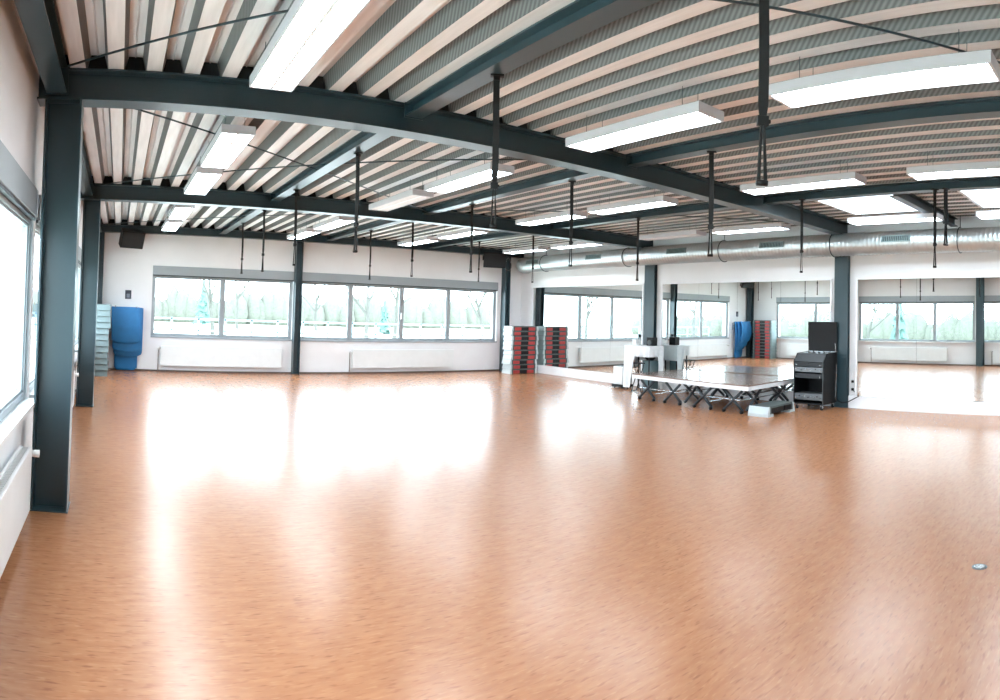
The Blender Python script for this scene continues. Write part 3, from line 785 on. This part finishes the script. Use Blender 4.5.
# ------------------------------------------------------------------ equipment rack
def rack():
    x0, x1, y0, y1 = 10.60, 11.14, 5.17, 5.76
    t = thing('equipment_rack', 'black wheeled music equipment rack with its lid open by the pillar', 'equipment rack', (10.95, 5.56, 0))
    z0, zf, zb = 0.10, 0.84, 1.0
    body = MB(); th = 0.018
    # side panels are five-sided: the desk slopes down to the front (-x)
    side = [(x0, z0), (x1, z0), (x1, zb), (x0+0.12, zb-0.02), (x0, zf)]
    for (a, b) in ((y0, y0+th), (y1-th, y1)): body.prism(side, a, b, 'y')
    body.box(x1-th, x1, y0+th, y1-th, z0, zb); body.box(x0+0.005, x1-th, y0+th, y1-th, z0, z0+th)
    obj('cabinet', body, black_m, t)
    # rack rails and edge profiles
    q = MB()
    for yy in (y0+0.001, y1-0.013): q.box(x0-0.004, x0+0.01, yy, yy+0.012, z0, zf)
    objs('edge_profile', q, darkgrey_m, t)
    unit = mat('dark_front_plate', (42, 45, 48), 0.35, metal=0.3)
    silver = mat('brushed_front_plate', (120, 124, 126), 0.35, metal=0.6)
    for (za, zbb, mm, kn) in ((0.66, 0.74, silver, 6), (0.755, 0.83, unit, 3), (0.55, 0.63, unit, 2), (0.17, 0.28, silver, 9)):
        u = obj('rack_unit', MB().box(x0+0.012, x0+0.32, y0+th+0.004, y1-th-0.004, za, zbb), mm, t)
        for k in range(kn):
            yy = y0+0.06+k*(y1-y0-0.12)/max(1, kn-1); zz = (za+zbb)/2+(0.012 if k % 2 else -0.01)
            obj('knob', MB().tube([(x0+0.013, yy, zz), (x0-0.008, yy, zz)], 0.011, 10), chrome_m if k % 3 != 1 else black_m, u)
    # sloping control desk with knobs
    sl = (zb-0.02-zf)/0.12
    q = MB(); q.prism([(x0+0.125, zb-0.035), (x1-th, zb-0.02), (x1-th, zb-0.005), (x0+0.12, zb-0.022), (x0+0.004, zf+0.0), (x0+0.012, zf-0.012)], y0+th, y1-th, 'y')
    d = obj('control_desk', q, unit, t)
    for i in range(5):
        for j in range(6):
            x = x0+0.17+i*0.055; y = y0+0.06+j*0.07; z = zb-0.022+0.017*(i*0.055+0.05)/0.36
            if (i*7+j*3) % 4 == 0: continue
            obj('desk_knob', MB().tube([(x, y, z), (x, y, z+0.022)], 0.01, 8), chrome_m if (i+j) % 3 else black_m, d)
    # lid hinged along the wall side, leaning back
    q = MB(); q.prism([(x1-0.012, zb+0.005), (x1+0.006, zb+0.005), (x1+0.02-0.03, zb+0.54), (x1-0.03, zb+0.54)], y0+0.0, y1-0.0, 'y')
    lid = obj('lid', q, black_m, t, bevel=0.004)
    q = MB().box(x1-0.03, x1+0.012, y0, y1, zb-0.004, zb+0.006); obj('hinge', q, chrome_m, t)
    q = MB().tube([(x1-0.03, y0+0.02, zb-0.1), (x1-0.045, y0+0.02, zb+0.15)], 0.007, 6); q.tube([(x1-0.03, y1-0.02, zb-0.1), (x1-0.045, y1-0.02, zb+0.15)], 0.007, 6)
    objs('lid_stay', q, chrome_m, t)
    q = MB().tube([(x1-0.06, y0-0.004, 0.16), (x1-0.06, y0-0.012, 0.78)], 0.006, 6); obj('side_rod', q, chrome_m, t)
    q = MB().tube([(x1-0.07, y0, 0.76), (x1-0.07, y0-0.02, 0.76)], 0.018, 10); obj('latch', q, chrome_m, t)
    q = MB().box(x0+0.02, x1-0.02, y0+0.02, y1-0.02, 0.09, z0); obj('castor_board', q, black_m, t)
    for (x, y) in ((x0+0.05, y0+0.05), (x0+0.05, y1-0.05), (x1-0.06, y0+0.05), (x1-0.06, y1-0.05)):
        c = obj('castor', MB().tube([(x, y-0.014, 0.033), (x, y+0.014, 0.033)], 0.033, 16), black_m, t)
        objs('fork', MB().box(x-0.02, x+0.02, y-0.02, y-0.016, 0.03, 0.09).box(x-0.02, x+0.02, y+0.016, y+0.02, 0.03, 0.09), chrome_m, c)
rack()

# ------------------------------------------------------------------ white bin-like cooler, table and things around it
t = thing('waste_bin', 'slim white upright bin on a black base at the left end of the stage', 'bin', (10.68, 10.19, 0))
cx, cy = 10.74, 10.14
q = MB().box(cx-0.16, cx+0.16, cy-0.15, cy+0.15, 0.085, 0.48, 0.006, 0.006); obj('body', q, white_m, t, bevel=0.02)
q = MB().box(cx-0.175, cx+0.175, cy-0.155, cy+0.17, 0.025, 0.085); obj('base', q, black_m, t, bevel=0.01)
q = MB()
for sx in (-1, 1):
    for sy in (-1, 1): q.tube([(cx+sx*0.13-0.01, cy+sy*0.11, 0.014), (cx+sx*0.13+0.01, cy+sy*0.11, 0.014)], 0.014, 10)
objs('wheel', q, black_m, t)
q = MB().box(cx-0.13, cx+0.02, cy-0.09, cy+0.09, 0.48, 0.50); obj('lid', q, darkgrey_m, t, bevel=0.004)

TX0, TX1, TY0, TY1, TZ = 10.60, 11.02, 9.22, 9.93, 0.95
t = thing('folding_table', 'tall table hidden under a white cloth between two mirrors', 'table', ((TX0+TX1)/2, (TY0+TY1)/2, 0))
obj('tabletop', MB().box(TX0, TX1, TY0, TY1, TZ-0.03, TZ), darkgrey_m, t)
for (x, y) in ((TX0+0.04, TY0+0.04), (TX1-0.04, TY0+0.04), (TX0+0.04, TY1-0.04), (TX1-0.04, TY1-0.04)):
    obj('leg', MB().tube([(x, y, 0.0), (x, y, TZ-0.03)], 0.014, 8), black_m, t, True)
def cloth():
    q = MB(); e = 0.012
    x0, x1, y0, y1 = TX0-e, TX1+e, TY0-e, TY1+e
    P = []; N = 30
    def seg(a, b, n):
        return [(a[0]+(b[0]-a[0])*i/n, a[1]+(b[1]-a[1])*i/n) for i in range(n)]
    P = seg((x0, y1), (x0, y0), 26) + seg((x0, y0), (x1, y0), 20) + seg((x1, y0), (x1, y1), 26) + seg((x1, y1), (x0, y1), 20)
    m_ = len(P); rows = 10
    def hem(i):
        if i < 26:   # side facing the hall: long at the left, arched up in the middle
            f = i/26; return 0.05 if f < 0.26 else (0.05+0.68*min(1, (f-0.26)/0.16))
        if i < 46:
            f = (i-26)/20; return 0.73 if f < 0.55 else max(0.05, 0.73-0.68*(f-0.55)/0.2)
        if i < 72: return 0.62
        return 0.45
    cx, cy = (x0+x1)/2, (y0+y1)/2
    for r in range(rows+1):
        for i, (x, y) in enumerate(P):
            h = hem(i); z = TZ+0.004 - (TZ+0.004-h)*r/rows
            o = (0.012+0.016*math.sin(i*0.9))*r/rows
            dx = -1 if abs(x-x0) < 1e-6 else (1 if abs(x-x1) < 1e-6 else 0); dy = -1 if abs(y-y0) < 1e-6 else (1 if abs(y-y1) < 1e-6 else 0)
            q.v.append((x+dx*o*(0 if dx > 0 else 1), y+dy*o, z))
    for r in range(rows):
        for i in range(m_):
            a = r*m_+i; b = r*m_+(i+1) % m_; q.f.append([a, b, b+m_, a+m_]); q.mi.append(0)
    q.f.append(list(range(m_))); q.mi.append(0)
    o = obj('tablecloth', q, cloth_m, None, False); tag(o, 'white cloth draped over the tall table, reaching the floor at its corners', 'tablecloth')
    so = o.modifiers.new('thickness', 'SOLIDIFY'); so.thickness = 0.004; so.offset = 1
cloth()
t = thing('loudspeaker', 'small black loudspeaker on the white covered table', 'loudspeaker', (10.890, 9.335, TZ+0.01))
obj('cabinet', MB().box(10.810, 10.970, 9.335, 9.505, TZ+0.010, TZ+0.19), black_m, t, bevel=0.008)
obj('cone', MB().tube([(10.808, 9.420, TZ+0.08), (10.802, 9.420, TZ+0.08)], 0.055, 16), darkgrey_m, t)
t = thing('table_fan', 'white desk lamp with bent neck on the covered table', 'lamp', (10.770, 9.735, TZ+0.01))
obj('base', MB().tube([(10.770, 9.735, TZ+0.01), (10.770, 9.735, TZ+0.035)], 0.055, 16), white_m, t)
obj('neck', MB().tube([(10.770, 9.735, TZ+0.03), (10.770, 9.735, TZ+0.20), (10.750, 9.695, TZ+0.25), (10.730, 9.645, TZ+0.24)], 0.009, 8), white_m, t, True)
obj('head', MB().tube([(10.740, 9.665, TZ+0.245), (10.720, 9.615, TZ+0.21)], [0.015, 0.035], 12), black_m, t, True)
t.name = 'desk_lamp'
t = thing('white_box', 'small white box beside the lamp on the covered table', 'box', (10.870, 9.855, TZ+0.01))
obj('carton', MB().box(10.790, 10.930, 9.795, 9.915, TZ+0.01, TZ+0.12), white_m, t, bevel=0.004); obj('lid', MB().box(10.785, 10.935, 9.790, 9.920, TZ+0.12, TZ+0.135), stepwhite_m, t)
t = thing('storage_crate', 'grey teal crate standing under the table edge behind the stage', 'crate', (10.83, 9.38, 0))
cr = mat('teal_grey_crate', (92, 116, 120), 0.6, var=0.06)
obj('body', MB().box(10.72, 10.95, 9.27, 9.50, 0.0, 0.62), cr, t, bevel=0.01)
obj('rim', MB().box(10.71, 10.96, 9.26, 9.51, 0.62, 0.645), cr, t, bevel=0.006)
t = thing('backpack', 'black bag lying on top of the grey teal crate', 'bag', (10.78, 9.38, 0.645))
obj('pouch', MB().tube([(10.82, 9.26, 0.70), (10.81, 9.29, 0.715), (10.80, 9.37, 0.73), (10.81, 9.46, 0.715), (10.82, 9.52, 0.70)], [0.03, 0.06, 0.085, 0.07, 0.03], 14), black_m, t, True)
obj('handle', MB().tube([(10.81, 9.33, 0.78), (10.80, 9.36, 0.83), (10.80, 9.42, 0.83), (10.81, 9.45, 0.77)], 0.008, 8), blackm_m, t, True)
t = thing('folding_stool', 'small black folding stand with thin legs in front of the covered table', 'stand', (10.42, 9.30, 0))
sx, sy = 10.42, 9.34
obj('seat', MB().box(sx-0.08, sx+0.08, sy-0.10, sy+0.10, 0.60, 0.622), black_m, t, bevel=0.006)
for (a, b) in ((-1, 1), (1, -1)):
    for s_ in (-1, 1):
        obj('leg', MB().tube([(sx+s_*0.07, sy+a*0.14, 0.012), (sx+s_*0.07, sy+b*0.08, 0.60)], 0.009, 8), black_m, t, True)
for yy in (sy-0.14, sy+0.14): obj('foot_bar', MB().tube([(sx-0.07, yy, 0.02), (sx+0.07, yy, 0.02)], 0.009, 8), black_m, t, True)
obj('seat_hinge', MB().tube([(sx-0.075, sy-0.02, 0.33), (sx+0.075, sy-0.02, 0.33)], 0.007, 8), black_m, t, True)
t.name = 'folding_stand'

# ------------------------------------------------------------------ outside
o = obj('ground', MB().box(-70, 80, -40, 110, -0.6, -0.35), grass_m); o['kind'] = 'structure'
o = obj('gravel_path', MB().box(-12, 40, 20, 27, -0.35, -0.33), path_m); o['kind'] = 'structure'
def tree(x, y, h, label, seed):
    rnd = random.Random(seed); q = MB()
    t = None
    def branch(p, d, L, r, depth):
        pts = [p]; dd = d.copy(); n = 4
        for i in range(n):
            dd = (dd+Vector((rnd.uniform(-.18, .18), rnd.uniform(-.18, .18), rnd.uniform(-.05, .12)))).normalized(); pts.append(pts[-1]+dd*L/n)
        q.tube(pts, [max(0.016, r)*(1-0.14*i) for i in range(n+1)], 6 if depth < 2 else 4, False)
        if depth >= 4: return
        for k in range(4 if depth < 2 else 3):
            i = rnd.choice((2, 3, 4)); a = rnd.uniform(0, 2*PI)
            nd = (dd*0.75+Vector((math.cos(a), math.sin(a), rnd.uniform(0, .5)))*0.75).normalized()
            branch(pts[i], nd, L*rnd.uniform(.55, .75), r*0.5, depth+1)
    branch(Vector((x, y, -0.4)), Vector((0, 0, 1)), h*0.36, h*0.016, 0)
    o = obj('bare_tree', q, bark_m); tag(o, label, 'tree', 'bare trees outside')
spots = [(0.7, 24, 6.5, 'small bare tree behind the left pane of the back window'), (6.6, 40, 10, 'bare tree outside seen just left of the back wall pillar'),
         (14, 33, 9, 'bare tree outside right of the back wall pillar'), (18, 38, 9.5, 'tall bare tree outside behind the second right window pane'),
         (21.5, 33, 8.5, 'bare tree outside behind the third right window pane'), (29, 37, 10, 'bare tree outside behind the last back window pane'),
         (-12, 14, 7, 'bare tree outside the left window beside the tall pillar'), (-9, 25, 8, 'bare tree outside the left windows further back'),
         (-17, 6, 9, 'bare tree outside the left windows seen in the right mirror')]
spots += [(2.0, 48, 9, 'distant bare tree outside behind the first back window pane'), (10.0, 50, 9, 'distant bare tree outside behind the second back window pane'),
          (16.5, 50, 9, 'distant bare tree outside behind the pane right of the pillar'), (25, 53, 9, 'distant bare tree outside behind the middle of the right back window'),
          (35, 50, 9, 'distant bare tree outside near the right end of the back window')]
for i, (x, y, h, l) in enumerate(spots): tree(x, y, h, l, i+3)
def conifer(x, y, h, label, s):
    q = MB(); rnd = random.Random(s)
    t = thing('conifer', label, 'tree', (x, y, -0.4))
    obj('trunk', MB().tube([(x, y, -0.4), (x, y, h*0.5)], 0.12, 8), bark_m, t)
    for k in range(18):
        z0 = -0.1+h*k/19; r = (1-k/19)*h*0.17; n = 16; b = len(q.v)
        q.v.append((x, y, z0+h/6))
        for i in range(n): a = 2*PI*i/n; rr = r*(0.55+0.8*rnd.random()); q.v.append((x+rr*math.cos(a), y+rr*math.sin(a), z0-0.25*rnd.random()))
        for i in range(n): q.f.append([b, b+1+i, b+1+(i+1) % n]); q.mi.append(0)
    obj('foliage', q, conifer_m, t)
conifer(8.3, 58, 4.4, 'pale blue green conifer outside the left pane of the back window', 2)
conifer(20.3, 45, 2.8, 'small conifer outside seen through the second right window pane', 5)
conifer(-7.5, 10.5, 3.2, 'green conifer outside the left wall window', 8)
q = MB()
for k in range(46): q.box(-15+k*1.2, -15+k*1.2+0.08, 28.4, 28.48, -0.35, 0.95)
t = thing('garden_fence', 'pale rail fence across the grounds behind the back windows', 'fence', (10, 28.4, -0.35))
fence_m = mat('pale_blue_rail', (120, 138, 142), 0.8); objs('post', q, fence_m, t); objs('rail', MB().box(-15, 40, 28.4, 28.48, 0.85, 0.93).box(-15, 40, 28.4, 28.48, 0.35, 0.41), fence_m, t)
def hedge(x0, x1, y0, y1, h, label, s):
    rnd = random.Random(s); q = MB(); nx = int(max(x1-x0, y1-y0)/0.8); alongx = (x1-x0) > (y1-y0)
    for k in range(nx):
        f = (k+0.5)/nx; cx = x0+(x1-x0)*f if alongx else (x0+x1)/2+rnd.uniform(-.3, .3); cy = (y0+y1)/2+rnd.uniform(-.3, .3) if alongx else y0+(y1-y0)*f
        r = 0.7+rnd.random()*0.4; hh = h*(0.75+0.5*rnd.random())
        q.tube([(cx, cy, -0.4), (cx, cy, -0.4+hh*.35), (cx, cy, -0.4+hh*.75), (cx, cy, -0.4+hh)], [r*.8, r, r*.8, r*.2], 9)
    o = obj('hedge', q, hedge_m, None, True); tag(o, label, 'hedge', None, 'stuff')
hedge(-24, 56, 62, 64, 3.0, 'band of dry shrubs far behind the back windows', 4)
hedge(-26, -24, -20, 45, 2.2, 'band of dry shrubs far outside the left windows', 6)
# low building across the lawn (seen in the right-hand mirror)
t = thing('low_building', 'low pale building with red roof edge outside, seen in the mirror', 'building', (-18, 3, -0.35))
obj('wall', MB().box(-22, -16, -3, 3.4, -0.35, 1.9), mat('pale_render', (214, 220, 222), 0.9), t)
obj('roof', MB().prism([(-22.4, 1.9), (-15.6, 1.9), (-19, 2.9)], -3.4, 3.8, 'y'), mat('dull_red_tiles', (176, 108, 104), 0.9, var=0.1), t)
q = MB()
for k in range(4): q.box(-16.02, -15.97, -2.6+k*1.5, -1.7+k*1.5, 0.5, 1.5)
objs('window', q, mat('grey_glass', (120, 140, 150), 0.2), t)
